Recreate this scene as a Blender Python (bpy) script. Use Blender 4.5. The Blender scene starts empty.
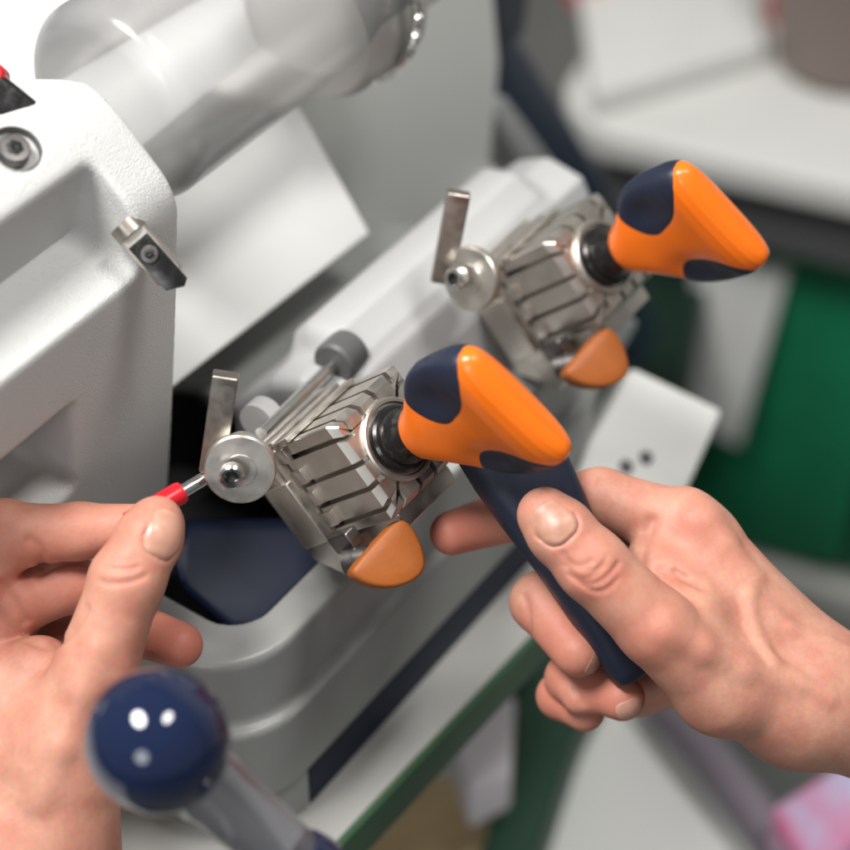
import bpy, bmesh, math, random
import numpy as np
from mathutils import Vector, Matrix
random.seed(4); rng = np.random.default_rng(7)
S = 0.01                                            # everything below is measured in centimetres
scene = bpy.context.scene
COL = scene.collection

# ------------------------------------------------------------------ camera
PITCH, AZ, TILT, DIST, K = math.radians(43), math.radians(55), math.radians(44), 60.0, 34.0
UP = np.array([0, 0, 1.0]); EX = np.array([1.0, 0, 0]); EY = np.array([0, 1.0, 0])
CR = np.array([math.cos(AZ), math.sin(AZ), 0])
CF = np.array([math.sin(AZ), -math.cos(AZ), 0])
CV = CF*math.sin(PITCH) + UP*math.cos(PITCH)
CD = CF*math.cos(PITCH) - UP*math.sin(PITCH)
CPOS = (32/K)*CR + (16/K)*CV - DIST*CD              # machine origin = middle of the near clamp's front face
EA = np.array([0, math.cos(TILT), math.sin(TILT)])  # axis of the wing knobs
EN = np.array([0, -math.sin(TILT), math.cos(TILT)])
cam = bpy.data.cameras.new('camera'); cam_o = bpy.data.objects.new('camera', cam); COL.objects.link(cam_o)
cam_o.matrix_world = Matrix((( *[CR[0], CV[0], -CD[0]], CPOS[0]*S), (*[CR[1], CV[1], -CD[1]], CPOS[1]*S), (*[CR[2], CV[2], -CD[2]], CPOS[2]*S), (0, 0, 0, 1)))
cam.sensor_width = 36; cam.lens = 36*K*DIST/850
cam.clip_start = 0.01; cam.clip_end = 100
cam.dof.use_dof = True; cam.dof.focus_distance = (DIST-0.6)*S; cam.dof.aperture_fstop = cam.lens/15
cam.dof.aperture_blades = 0
scene.camera = cam_o

# ------------------------------------------------------------------ light
world = bpy.data.worlds.new('World'); scene.world = world; world.use_nodes = True
bgn = world.node_tree.nodes['Background']; bgn.inputs[0].default_value = (.95, .98, 1, 1); bgn.inputs[1].default_value = .19
def area(name, pos, tgt, w, h, power, col=(1, 1, 1)):
    l = bpy.data.lights.new(name, 'AREA'); l.shape = 'ELLIPSE'; l.size = w*S; l.size_y = h*S; l.energy = power; l.color = col
    o = bpy.data.objects.new(name, l); COL.objects.link(o); o.location = np.array(pos)*S
    o.rotation_euler = (Vector(np.array(tgt, float)) - Vector(np.array(pos, float))).to_track_quat('-Z', 'Y').to_euler()
    return o
area('ceiling_lamp', (-45, -32, 120), (0, -4, 0), 60, 40, 28, (1, .985, .96))
area('ceiling_lamp', (18, 45, 140), (5, -8, 0), 50, 28, 12.5, (1, .98, .95))
area('fill_light', (-130, 40, 60), (0, -4, 0), 50, 50, 4, (.96, .98, 1))  # added fill to brighten the front faces, not a real window
scene.view_settings.view_transform = 'Standard'; scene.view_settings.look = 'None'
scene.view_settings.exposure = 0; scene.view_settings.gamma = 1

# ------------------------------------------------------------------ survey: photo position + height towards the lens -> machine centimetres
def P(px, py, z=0.0):
    dp = DIST - z
    return CPOS + (px-425)/K*dp/DIST*CR - (py-425)/K*dp/DIST*CV + dp*CD
def on(px, py, n, c):
    n = np.array(n, float); r = P(px, py) - CPOS
    return CPOS + r*((c - CPOS @ n)/(r @ n))
def unit(v): v = np.array(v, float); return v/np.linalg.norm(v)

# ------------------------------------------------------------------ materials
def srgb(r, g, b):
    f = lambda c: (c/255/12.92) if c/255 <= .04045 else ((c/255+.055)/1.055)**2.4
    return (f(r), f(g), f(b), 1)
def mat(name, col, rough=.5, metal=0, bump=None, var=None, coat=0, spec=.5, rvar=None, **kw):
    """col linear rgb; bump=(size_cm, strength, dist_cm); var=(size_cm, colour2, lo, hi)"""
    m = bpy.data.materials.new(name); m.use_nodes = True; nt = m.node_tree; b = nt.nodes['Principled BSDF']
    b.inputs['Base Color'].default_value = (*col[:3], 1); b.inputs['Roughness'].default_value = rough
    b.inputs['Metallic'].default_value = metal; b.inputs['Coat Weight'].default_value = coat
    b.inputs['Specular IOR Level'].default_value = spec
    for k, v in kw.items(): b.inputs[k].default_value = v
    tc = nt.nodes.new('ShaderNodeTexCoord')
    def noise(size, detail=4, stretch=None):
        n = nt.nodes.new('ShaderNodeTexNoise'); n.inputs['Scale'].default_value = 1/(size*S); n.inputs['Detail'].default_value = detail
        if stretch:
            mp = nt.nodes.new('ShaderNodeMapping'); mp.inputs['Scale'].default_value = stretch
            nt.links.new(tc.outputs['Object'], mp.inputs[0]); nt.links.new(mp.outputs[0], n.inputs['Vector'])
        else: nt.links.new(tc.outputs['Object'], n.inputs['Vector'])
        return n
    if var:
        n = noise(var[0], 5, var[4] if len(var) > 4 else None); r = nt.nodes.new('ShaderNodeValToRGB')
        r.color_ramp.elements[0].position = var[2]; r.color_ramp.elements[1].position = var[3]
        r.color_ramp.elements[0].color = (*col[:3], 1); r.color_ramp.elements[1].color = (*var[1][:3], 1)
        nt.links.new(n.outputs['Fac'], r.inputs[0]); nt.links.new(r.outputs[0], b.inputs['Base Color'])
    if rvar:
        n = noise(rvar[0], 6); r = nt.nodes.new('ShaderNodeMapRange'); r.inputs[1].default_value = .3; r.inputs[2].default_value = .7
        r.inputs[3].default_value = rvar[1]; r.inputs[4].default_value = rvar[2]
        nt.links.new(n.outputs['Fac'], r.inputs[0]); nt.links.new(r.outputs[0], b.inputs['Roughness'])
    if bump:
        n = noise(bump[0], 3, bump[3] if len(bump) > 3 else None); bp = nt.nodes.new('ShaderNodeBump'); bp.inputs['Strength'].default_value = bump[1]; bp.inputs['Distance'].default_value = bump[2]*S
        nt.links.new(n.outputs['Fac'], bp.inputs['Height']); nt.links.new(bp.outputs[0], b.inputs['Normal'])
    return m
M = {}
M['cast'] = mat('white_powder_coat', (.63, .625, .61), .44, bump=(.045, 1, .06), rvar=(2, .36, .5))
M['panel'] = mat('smooth_white_paint', (.8, .8, .785), .5, bump=(.5, .05, .02))
M['grey'] = mat('grey_enamel', (.31, .315, .305), .36, bump=(.08, .2, .03), var=(3, (.275, .28, .27), .35, .7))
M['greydk'] = mat('grey_green_enamel', (.74, .75, .72), .45, bump=(.08, .2, .03))
M['carr'] = mat('pale_grey_enamel', (.43, .43, .43), .42, bump=(.07, .25, .03))
M['navy'] = mat('navy_plastic', (.007, .012, .034), .45, spec=.2, bump=(.06, .2, .02))
M['navysoft'] = mat('navy_soft_grip', (.009, .014, .034), .48, bump=(.05, .25, .015), rvar=(.6, .4, .6))
M['navygloss'] = mat('navy_gloss_phenolic', (.007, .013, .042), .07, coat=.3)
M['orange'] = mat('orange_plastic', (.86, .165, .006), .36, bump=(.09, .12, .012), coat=.15, rvar=(.8, .26, .42))
M['orangedk'] = mat('orange_rubber', (.34, .092, .013), .5, bump=(.05, .25, .02), var=(1.2, (.30, .08, .012), .35, .7), rvar=(.5, .42, .6))
M['nickel'] = mat('worn_nickel', (.66, .62, .565), .40, 1, bump=(.12, .18, .01, (1, 1, 1)), rvar=(.7, .3, .5), var=(1.2, (.56, .52, .475), .4, .75))
M['steel'] = mat('bright_steel', (.72, .71, .69), .2, 1, rvar=(.5, .12, .3), bump=(.1, .1, .006))
M['steeldk'] = mat('burnt_steel', (.40, .36, .32), .45, 1, rvar=(.4, .3, .5), bump=(.08, .25, .01))
M['blacksteel'] = mat('black_oxide', (.018, .017, .017), .22, .3, rvar=(.3, .12, .35), bump=(.15, .25, .01))
M['dark'] = mat('shade_black', (.008, .008, .009), .6)  # flat black standing in for shade inside the well and holes
M['darkgrey'] = mat('dark_grey_plastic', (.09, .09, .09), .5)
M['red'] = mat('red_plastic', (.55, .012, .02), .3)

# ------------------------------------------------------------------ objects
def link(name, verts, faces, material, parent=None, smooth=35, origin=None):
    me = bpy.data.meshes.new(name)
    base = np.array(parent['_o'] if parent is not None and '_o' in parent.keys() else (0, 0, 0), float)
    org = np.array(origin, float) if origin is not None else base
    v = (np.asarray(verts, float) - org)*S
    me.from_pydata(v.tolist(), [], [tuple(int(i) for i in f) for f in faces]); me.update()
    bm = bmesh.new(); bm.from_mesh(me); bmesh.ops.recalc_face_normals(bm, faces=bm.faces); bm.to_mesh(me); bm.free()
    me.shade_smooth()
    if smooth: me.set_sharp_from_angle(angle=math.radians(smooth))
    mats = material if isinstance(material, list) else [material]
    for m in mats: me.materials.append(m)
    o = bpy.data.objects.new(name, me); COL.objects.link(o); o['_o'] = list(map(float, org))
    o.location = (org - base)*S
    if parent is not None: o.parent = parent
    return o
def tag(o, label=None, cat=None, group=None, kind=None):
    if label: o['label'] = label
    if cat: o['category'] = cat
    if group: o['group'] = group
    if kind: o['kind'] = kind
    return o
def empty(name, pos, label, cat, group=None):
    o = bpy.data.objects.new(name, None); COL.objects.link(o); o.location = np.array(pos, float)*S; o['_o'] = list(map(float, pos))
    o.empty_display_size = .02
    return tag(o, label, cat, group)

class MB:
    """collects shapes into one mesh"""
    def __init__(s): s.v, s.f, s.n = [], [], 0
    def add(s, v, f):
        s.v.append(np.asarray(v, float)); s.f += [tuple(i + s.n for i in q) for q in f]; s.n += len(v); return s
    def build(s, name, material, parent=None, **k): return link(name, np.concatenate(s.v), s.f, material, parent, **k)
    def bm(s, bm):
        bm.verts.ensure_lookup_table(); bm.verts.index_update()
        s.add([v.co[:] for v in bm.verts], [[v.index for v in f.verts] for f in bm.faces]); bm.free(); return s
    def box(s, o, ax, ay, az, size, bev=.08, seg=3):
        """box centred on o with unit axes"""
        bm = bmesh.new(); bmesh.ops.create_cube(bm, size=1)
        for v in bm.verts: v.co = Vector([v.co[i]*size[i] for i in range(3)])
        if bev: bmesh.ops.bevel(bm, geom=bm.edges[:], offset=bev, segments=seg, profile=.6, affect='EDGES')
        F = np.array([ax, ay, az]); o = np.array(o, float)
        for v in bm.verts: v.co = Vector(o + np.array(v.co) @ F)
        return s.bm(bm)
    def prism(s, pts3, vec, bev=.08, seg=3):
        """planar outline of 3-d points pushed along vec, rim bevelled"""
        bm = bmesh.new(); a = [bm.verts.new(p) for p in pts3]; f = bm.faces.new(a)
        r = bmesh.ops.extrude_face_region(bm, geom=[f]); vs = [g for g in r['geom'] if isinstance(g, bmesh.types.BMVert)]
        for v in vs: v.co += Vector(vec)
        bmesh.ops.recalc_face_normals(bm, faces=bm.faces)
        if bev: bmesh.ops.bevel(bm, geom=bm.edges[:], offset=bev, segments=seg, profile=.6, affect='EDGES', clamp_overlap=True)
        return s.bm(bm)
    def lathe(s, o, axis, prof, seg=48, closed=False):
        """prof = [(t, r)] along axis"""
        a = unit(axis); b = unit(np.cross(a, [.31, .2, .93])); c = np.cross(a, b); o = np.array(o, float)
        th = np.linspace(0, 2*math.pi, seg, endpoint=False)
        v = []; f = []
        for t, r in prof:
            for q in th: v.append(o + a*t + (b*math.cos(q) + c*math.sin(q))*max(r, 1e-4))
        n = len(prof)
        for i in range(n-1):
            for j in range(seg): f.append((i*seg+j, i*seg+(j+1) % seg, (i+1)*seg+(j+1) % seg, (i+1)*seg+j))
        if closed:
            for j in range(seg): f.append(((n-1)*seg+j, (n-1)*seg+(j+1) % seg, (j+1) % seg, j))
        else:
            f.append(tuple(range(seg))[::-1]); f.append(tuple((n-1)*seg+j for j in range(seg)))
        return s.add(v, f)
    def loft(s, secs, cap=True):
        secs = [np.asarray(q, float) for q in secs]; m = len(secs[0]); v = np.concatenate(secs); f = []
        for i in range(len(secs)-1):
            for j in range(m): f.append((i*m+j, i*m+(j+1) % m, (i+1)*m+(j+1) % m, (i+1)*m+j))
        if cap: f.append(tuple(range(m))[::-1]); f.append(tuple((len(secs)-1)*m+j for j in range(m)))
        return s.add(v, f)
    def tube(s, pts, r, seg=12):
        pts = [np.array(p, float) for p in pts]; secs = []; pv = None
        for i, p in enumerate(pts):
            t = unit(pts[min(i+1, len(pts)-1)] - pts[max(i-1, 0)])
            if pv is None: pv = unit(np.cross(t, [.3, .9, .2]))
            pv = unit(pv - t*(pv @ t)); c = np.cross(t, pv); rr = r[i] if hasattr(r, '__len__') else r
            th = np.linspace(0, 2*math.pi, seg, endpoint=False)
            secs.append([p + rr*(pv*math.cos(q) + c*math.sin(q)) for q in th])
        return s.loft(secs)

# ------------------------------------------------------------------ signed-distance modelling (castings and hands)
def smin(a, b, k):
    h = np.maximum(k - np.abs(a-b), 0)/k
    return np.minimum(a, b) - h*h*k*.25
def smax(a, b, k): return -smin(-a, -b, k)
class Field:
    def __init__(s, lo, hi, h):
        s.lo = np.array(lo, np.float32); s.h = h
        s.ax = [np.arange(lo[i], hi[i]+h, h, dtype=np.float32) for i in range(3)]
        s.D = np.full([len(a) for a in s.ax], 5.0, np.float32)
    def sub(s, lo, hi):
        sl = []
        for i in range(3):
            a = int(max(0, math.floor((lo[i]-s.lo[i])/s.h))); b = int(min(len(s.ax[i]), math.ceil((hi[i]-s.lo[i])/s.h)+1))
            if b <= a: return None, None
            sl.append(slice(a, b))
        g = np.meshgrid(*[s.ax[i][sl[i]] for i in range(3)], indexing='ij', sparse=True)
        return tuple(sl), g
    @staticmethod
    def cap(g, p, q, r0, r1):
        p = np.array(p, np.float32); d = np.array(q, np.float32) - p; L2 = float(d @ d) + 1e-9
        x, y, z = g[0]-p[0], g[1]-p[1], g[2]-p[2]
        t = np.clip((x*d[0] + y*d[1] + z*d[2])/L2, 0, 1)
        return np.sqrt((x-t*d[0])**2 + (y-t*d[1])**2 + (z-t*d[2])**2) - (r0 + (r1-r0)*t)
    def capsule(s, p, q, r0, r1, k=.15, pad=.8, kb=None, base=None, reach=1.5):
        p = np.array(p); q = np.array(q); m = max(r0, r1) + pad
        sl, g = s.sub(np.minimum(p, q)-m, np.maximum(p, q)+m)
        if sl is None: return
        c = s.cap(g, p, q, r0, r1)
        if base is not None:
            dist = np.sqrt((g[0]-base[0])**2 + (g[1]-base[1])**2 + (g[2]-base[2])**2)
            k = k + (kb-k)*np.clip(1.6 - dist/reach, 0, 1)
        s.D[sl] = smin(s.D[sl], c, k)
    def groove(s, pts, r, k=.06):
        pts = np.array(pts); m = r + .4
        sl, g = s.sub(pts.min(0)-m, pts.max(0)+m)
        if sl is None: return
        c = None
        for a, b in zip(pts[:-1], pts[1:]):
            q = s.cap(g, a, b, r, r); c = q if c is None else np.minimum(c, q)
        s.D[sl] = smax(s.D[sl], -c, k)
    def sample(s, p):
        p = np.atleast_2d(p); u = (p - s.lo)/s.h; n = np.array(s.D.shape)
        u = np.clip(u, 0, n-1.001); i = u.astype(int); f = u - i; r = 0
        for dx in (0, 1):
            for dy in (0, 1):
                for dz in (0, 1):
                    w = (f[:, 0] if dx else 1-f[:, 0])*(f[:, 1] if dy else 1-f[:, 1])*(f[:, 2] if dz else 1-f[:, 2])
                    r = r + w*s.D[i[:, 0]+dx, i[:, 1]+dy, i[:, 2]+dz]
        return r
    def cast(s, p, d, n=60):
        p = np.atleast_2d(p).astype(float).copy(); d = np.array(d, float)
        for _ in range(n): p += d*np.clip(s.sample(p), -.3, .5)[:, None]*.8
        return p
    def castpx(s, px, py, z0=13.0, n=120):
        p = P(px, py, z0)[None]; d = unit(P(px, py, 0) - CPOS); hi = s.lo + (np.array(s.D.shape)-1)*s.h
        for _ in range(n):
            ins = np.all((p >= s.lo) & (p <= hi))
            p = p + d*(float(np.clip(s.sample(p)[0], -.3, .4))*.8 if ins else .1)
        return p[0]
    def mesh(s):
        D = s.D; sg = D < 0; n = np.array(D.shape)
        c = np.zeros(n-1, np.uint8); offs = [(a, b, e) for a in (0, 1) for b in (0, 1) for e in (0, 1)]
        for (a, b, e) in offs: c += sg[a:n[0]-1+a, b:n[1]-1+b, e:n[2]-1+e]
        cells = np.argwhere((c > 0) & (c < 8)); idx = np.full(n-1, -1, np.int64); idx[tuple(cells.T)] = np.arange(len(cells))
        acc = np.zeros((len(cells), 3)); cnt = np.zeros(len(cells))
        for a in offs:
            for ax in range(3):
                if a[ax]: continue
                b = list(a); b[ax] = 1
                va = D[cells[:, 0]+a[0], cells[:, 1]+a[1], cells[:, 2]+a[2]]; vb = D[cells[:, 0]+b[0], cells[:, 1]+b[1], cells[:, 2]+b[2]]
                mk = (va < 0) != (vb < 0); t = np.where(mk, va/np.where(mk, va-vb, 1), 0)
                pnt = np.array(a, float)[None].repeat(len(cells), 0); pnt[:, ax] = t
                acc += pnt*mk[:, None]; cnt += mk
        v = s.lo + (cells + acc/cnt[:, None])*s.h
        F = []
        for ax in range(3):
            o1, o2 = [(1, 2), (2, 0), (0, 1)][ax]
            a = [slice(None)]*3; b = [slice(None)]*3; a[ax] = slice(0, -1); b[ax] = slice(1, None)
            ed = sg[tuple(a)] != sg[tuple(b)]; e = np.argwhere(ed)
            e = e[(e[:, o1] > 0) & (e[:, o2] > 0) & (e[:, o1] < n[o1]-1) & (e[:, o2] < n[o2]-1)]
            q = []
            for d1, d2 in ((0, 0), (1, 0), (1, 1), (0, 1)):
                k = e.copy(); k[:, o1] -= d1; k[:, o2] -= d2; q.append(idx[tuple(k.T)])
            q = np.stack(q, 1); fl = sg[tuple(e.T)]; q[~fl] = q[~fl][:, ::-1]; F.append(q)
        return v, np.concatenate(F)
def poly_sdf(pts, a, b):
    """2-d signed distance to a closed outline, arrays a, b"""
    pts = np.array(pts, np.float32); a, b = np.broadcast_arrays(a, b); d = np.full(a.shape, 1e9, np.float32); sgn = np.ones(a.shape, np.float32); n = len(pts)
    for i in range(n):
        p, q = pts[i], pts[i-1]; e = q-p; wx, wy = a-p[0], b-p[1]
        t = np.clip((wx*e[0]+wy*e[1])/(e @ e), 0, 1); d = np.minimum(d, (wx-e[0]*t)**2 + (wy-e[1]*t)**2)
        c1 = b >= p[1]; c2 = b < q[1]; c3 = e[0]*wy > e[1]*wx
        sgn = np.where((c1 & c2 & c3) | (~c1 & ~c2 & ~c3), -sgn, sgn)
    return sgn*np.sqrt(d)
# ------------------------------------------------------------------ the key cutting machine
LSEP = 12.05
M['gunmetal'] = mat('gunmetal', (.16, .15, .145), .38, 1, rvar=(.2, .3, .5))
machine = empty('key_cutting_machine', (2, -6, -14.5), 'pale grey and navy key cutting machine with two orange wing knobs on its clamps', 'key machine')

# base casting: two stepped tiers with a well in the upper one
fb = Field((-9, -16, -13.2), (19, 0.4, -5.0), .14)
g = np.meshgrid(*fb.ax, indexing='ij', sparse=True)
def rbox(g, lo, hi, rxy, rz):
    """plate with large plan corners and a soft rim"""
    c = [(lo[i]+hi[i])/2 for i in range(3)]; h = [(hi[i]-lo[i])/2 for i in range(3)]
    x = np.abs(g[0]-c[0]) - h[0] + rxy; y = np.abs(g[1]-c[1]) - h[1] + rxy
    d2 = np.sqrt(np.maximum(x, 0)**2 + np.maximum(y, 0)**2) + np.minimum(np.maximum(x, y), 0) - rxy + rz
    z = np.abs(g[2]-c[2]) - h[2] + rz
    return np.sqrt(np.maximum(d2, 0)**2 + np.maximum(z, 0)**2) + np.minimum(np.maximum(d2, z), 0) - rz
t1 = rbox(g, (-6.6, -12.5, -13.5), (15.5, -1.2, -6.0), 3.0, .25)
t2 = rbox(g, (-7.0, -13, -13.5), (16.0, -.82, -8.9), 3.2, .18)
D = smin(np.broadcast_to(t1, fb.D.shape), t2, .25)
well = rbox(g, (-4.6, -12.2, -9.9), (3.4, -2.5, -4), 1.4, .2)
D = smax(D, -well, .2); D = smax(D, -(g[2]+12.3), .1)
fb.D = D.astype(np.float32)
v, f = fb.mesh(); link('base_casting', v, f, M['grey'], machine, smooth=60)
b = MB(); b.prism([(-3.6, -.98, -14.5), (-3.6, -12.4, -14.5), (15.5, -12.4, -14.5), (15.5, -.98, -14.5)], (0, 0, 2.3), .12); b.build('plinth', M['navy'], machine)
b = MB(); b.prism([(-6.7, -4, -14.5), (-5.9, -1.6, -14.5), (-3.62, -.86, -14.5), (-3.62, -12, -14.5), (-6.7, -12, -14.5)], (0, 0, 2.3), .3); b.build('foot', M['grey'], machine)
def rr(x0, x1, y0, y1, r, z, n=8):
    o = []
    for cx, cy, a0 in ((x1-r, y1-r, 0), (x0+r, y1-r, 90), (x0+r, y0+r, 180), (x1-r, y0+r, 270)):
        for t in np.linspace(a0, a0+90, n): o.append([cx + r*math.cos(math.radians(t)), cy + r*math.sin(math.radians(t)), z])
    return np.array(o)
b = MB(); b.loft([rr(-4.56, 3.36, -12.16, -2.54, 1.36, -6.35), rr(-4.5, 3.3, -12.1, -2.6, 1.3, -6.3), rr(-4.4, 3.2, -12.0, -2.7, 1.2, -6.4), rr(-4.4, 3.2, -12.0, -2.7, 1.2, -9.75), rr(-.7, -.5, -7.2, -7.1, .05, -9.75)], cap=False); b.build('well_shade', M['dark'], machine)  # black sheet added to paint in the shade of the deep well
# swarf tray lying in the well
b = MB(); b.prism([P(172, 560, -5.6), P(178, 590, -5.4), P(228, 632, -5.0), P(262, 636, -5.0), P(335, 585, -5.6), P(330, 520, -6.4), P(180, 520, -6.4)], CD*1.2, .45, 5)
b.build('swarf_tray', M['navy'], machine)

# head casting (profile extruded along the carriage, with a pocket and a ledge)
XH = -1.0
prof = [on(x, y, EX, XH)[1:] for x, y in [(62, 88), (92, 78), (108, 88), (150, 145), (180, 185), (179, 392), (168, 505)]]
prof[0] = prof[0] + np.array([-3.5, -.9]); 
prof += [np.array([-13, -9.8]), np.array([-14.5, -9])]
fh = Field((-12.5, -14, -10), (-.6, -4.4, 10.2), .1)
g = np.meshgrid(*fh.ax, indexing='ij', sparse=True)
pc0 = np.mean(prof, 0); d2 = None
for i in range(len(prof)):                          # convex outline with generous casting radii
    e = prof[i]-prof[i-1]; nn = np.array([e[1], -e[0]])/np.linalg.norm(e); nn = nn if (prof[i]-pc0) @ nn > 0 else -nn
    hp = ((g[1]-prof[i][0])*nn[0] + (g[2]-prof[i][1])*nn[1]).astype(np.float32)
    d2 = hp if d2 is None else smax(d2, hp, .7)
d2 = d2 + .15
q0, q1 = d2, np.abs(g[0] - (XH-6)) - 6 + .15
D = np.sqrt(np.maximum(q0, 0)**2 + np.maximum(q1, 0)**2) + np.minimum(np.maximum(q0, q1), 0) - .15
pk = [on(x, y, EX, -3.4)[1:] for x, y in [(72, 168), (84, 250), (136, 296)]]
out = np.array([4.0, 0]);
pk[1] = pk[1] + np.array([-.9, 0.]); pk[0] = pk[0] + np.array([.1, 0]); pocket = [pk[0]+out*.2+np.array([0,.1]), pk[0], pk[1], pk[2], pk[2]+out+np.array([0, -1.2]), pk[0]+out+np.array([0, .4])]
pd = poly_sdf(pocket, g[1][0], g[2][0])[None]
D = smax(D, -smax(pd, g[0] + 2.75, .5), .22)
# lower pocket at the far left of the front face
pk2 = [on(x, y, EX, -6.2)[1:] for x, y in [(14, 392), (24, 470), (60, 500)]]
pocket2 = [pk2[0]+np.array([1., 0]), pk2[0]+np.array([-1.5, -.2]), pk2[1]+np.array([-1.2, 0]), pk2[2], pk2[2]+out, pk2[0]+out]
pd2 = poly_sdf(pocket2, g[1][0], g[2][0])[None]
D = smax(D, -smax(pd2, g[0] + 5.6, .4), .25)
fh.D = np.ascontiguousarray(np.broadcast_to(D, fh.D.shape)).astype(np.float32)
so = fh.castpx(15, 147)
nrm = unit(np.array([-.1, .45, .88]))
rel = [g[0]-so[0], g[1]-so[1], g[2]-so[2]]; tt_ = rel[0]*nrm[0]+rel[1]*nrm[1]+rel[2]*nrm[2]
rad_ = np.sqrt(np.maximum(rel[0]**2+rel[1]**2+rel[2]**2-tt_**2, 0))
fh.D = smax(fh.D, -smax(rad_-.74, np.abs(tt_-.6)-1.0, .05), .06).astype(np.float32)
v, f = fh.mesh(); head = link('head_casting', v, f, M['cast'], machine, smooth=60)

# screws on the head
def cap_screw(o, ax, r, parent, name='cap_screw', m=None):
    b = MB(); b.lathe(o, ax, [(-.3, r), (.18*r, r), (.26*r, r*.93), (.28*r, r*.62)], 40)
    sc = b.build(name, m or M['steeldk'], parent)
    h = MB(); h.lathe(np.array(o)+unit(ax)*.29*r, ax, [(0, r*.56), (.02, r*.52), (-.02, .0)], 6); h.build('hex_socket', M['dark'], sc, smooth=None)
    return sc
b = MB(); b.lathe(so, nrm, [(-.52, .72), (-.1, .73), (-.1, .70), (-.42, .69), (-.44, .3)], 48); b.build('screw_recess', M['darkgrey'], head)
cap_screw(so-nrm*.14, nrm, .44, head, m=M['gunmetal'])
# black clamp nose with a red dot behind the head's top edge
b = MB(); q = P(6, 100, 3); b.box(q, unit(CR+.8*CV*-1), unit(CV+.8*CR), -CD, (2.0, 1.0, 1.2), .25); b.build('stop_block', M['blacksteel'], machine)
b = MB(); b.lathe(P(-5, 74, 3.4), -CD, [(-.6, .3), (.1, .3), (.2, .22)], 24); b.build('stop_button', M['red'], machine)

# tracer finger
td = unit([0, .81, -.585]); to = fh.castpx(137, 238)
tn = unit(-CD - td*(-CD @ td)); ts = np.cross(td, tn)
b = MB(); th = np.linspace(0, 2*math.pi, 48, endpoint=False); secs = []
for t, r in [(-.2, .45), (1.36, .45), (1.43, .4)]:
    secs.append([to + td*t + ts*math.cos(q)*r + tn*min(math.sin(q)*r, .26) for q in th])
b.loft(secs); tr = b.build('tracer_finger', M['nickel'], machine)
b = MB(); b.prism([to + td*.1 - ts*.36 + tn*.26, to + td*1.65 - ts*.36 + tn*.26, to + td*1.9 + ts*.1 + tn*.26, to+td*1.78+ts*.32+tn*.26, to + td*.1 + ts*.32 + tn*.26], tn*.16, .03, 2)
b.build('tracer_insert', M['blacksteel'], tr)
cap_screw(to + td*.6 + tn*.42 - ts*.02, tn, .26, tr, 'set_screw', M['gunmetal'])
b = MB(); b.lathe(to - td*.05, td, [(-.5, .48), (-.1, .48), (-.09, .44)], 40); b.build('tracer_bush', M['steeldk'], tr)

# smooth white guard plate behind the tracer
pn = unit([0, 1, .9]); pc = float(np.array([0, -10.4, -2]) @ pn)
pts = [on(x, y, pn, pc) for x, y in [(120, 429), (175, 386), (371, 233), (318, 138), (215, -60), (-80, -60), (-80, 240), (60, 330)]]
b = MB(); b.prism(pts, -pn*.8, .16, 4); b.build('guard_plate', M['panel'], machine)
# housing behind: a broad wall with stepped ribs
b = MB(); pts = [on(x, y, EY, -14.0) for x, y in [(60, 560), (480, 300), (500, 60)]] + [np.array([26, -14, .4]), np.array([-14, -14, .4]), np.array([-14, -14, -12])]
b.prism(pts, (0, -2, 0), .2); b.build('housing_wall', M['greydk'], machine)
b = MB(); b.prism([(-16, -14.3, .45), (24, -14.3, .45), (24, -34, 3.5), (-16, -34, 3.5)], (0, 0, 1.0), .4); b.build('rear_cover', M['cast'], machine)
b = MB(); pts = [on(x, y, EY, -12.6) for x, y in [(120, 470), (175, 408), (372, 252), (402, 262), (402, 330), (160, 520)]]
b.prism(pts, (0, -1.3, 0), .12); b.build('shelf_rib', M['greydk'], machine)
b = MB(); pts = [on(x, y, EY, -11.9) for x, y in [(343, 282), (371, 258), (378, 284), (345, 306)]]
b.prism(pts, (0, -.5, 0), .06); b.build('slot_shade', M['dark'], machine)  # flat black plate painted in for the dark of an open hole
# right cheek of the housing, deeper, with stepped ribs
b = MB(); pts = [on(x, y, EY, -16.0) for x, y in [(375, 330), (380, 60), (474, -30), (486, 115), (515, 190), (600, 330), (600, 420)]]
b.prism(pts, (0, -3, 0), .3); b.build('housing_cheek', M['greydk'], machine)
b = MB(); pts = [on(x, y, EY, -14.2) for x, y in [(488, 106), (507, 98), (574, 192), (548, 204)]]
b.prism(pts, (0, -1.6, 0), .15); b.build('housing_rib', M['carr'], machine)
b = MB(); pts = [on(x, y, EY, -13.2) for x, y in [(462, 210), (500, 170), (512, 176), (470, 260), (440, 290)]]
b.prism(pts, (0, -1.6, 0), .2); b.build('housing_rib', M['carr'], machine)
b = MB(); pts = [on(x, y, EY, -17.4) for x, y in [(480, -20), (524, -40), (520, 36), (560, 100), (604, 172), (666, 330), (640, 372), (560, 210), (494, 110), (484, 60)]]
b.prism(pts, (0, -3, 0), .5, 4); b.build('side_cover', mat('navy_cover_plastic', (.012, .022, .06), .45, bump=(.06, .2, .02)), machine)
b = MB(); pts = [on(x, y, EY, -16.4) for x, y in [(480, -20), (534, -40), (524, 36), (480, 60)]]
b.prism(pts, (0, -1, 0), .2, 4); b.build('side_cover_lip', M['navysoft'], machine)
b = MB(); b.lathe(on(463, 2, EY, -17), (0, 1, 0), [(-.6, .62), (.3, .62), (.5, .4)], 28); b.build('push_button', mat('blue_plastic', (.03, .13, .75), .35), machine)

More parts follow.
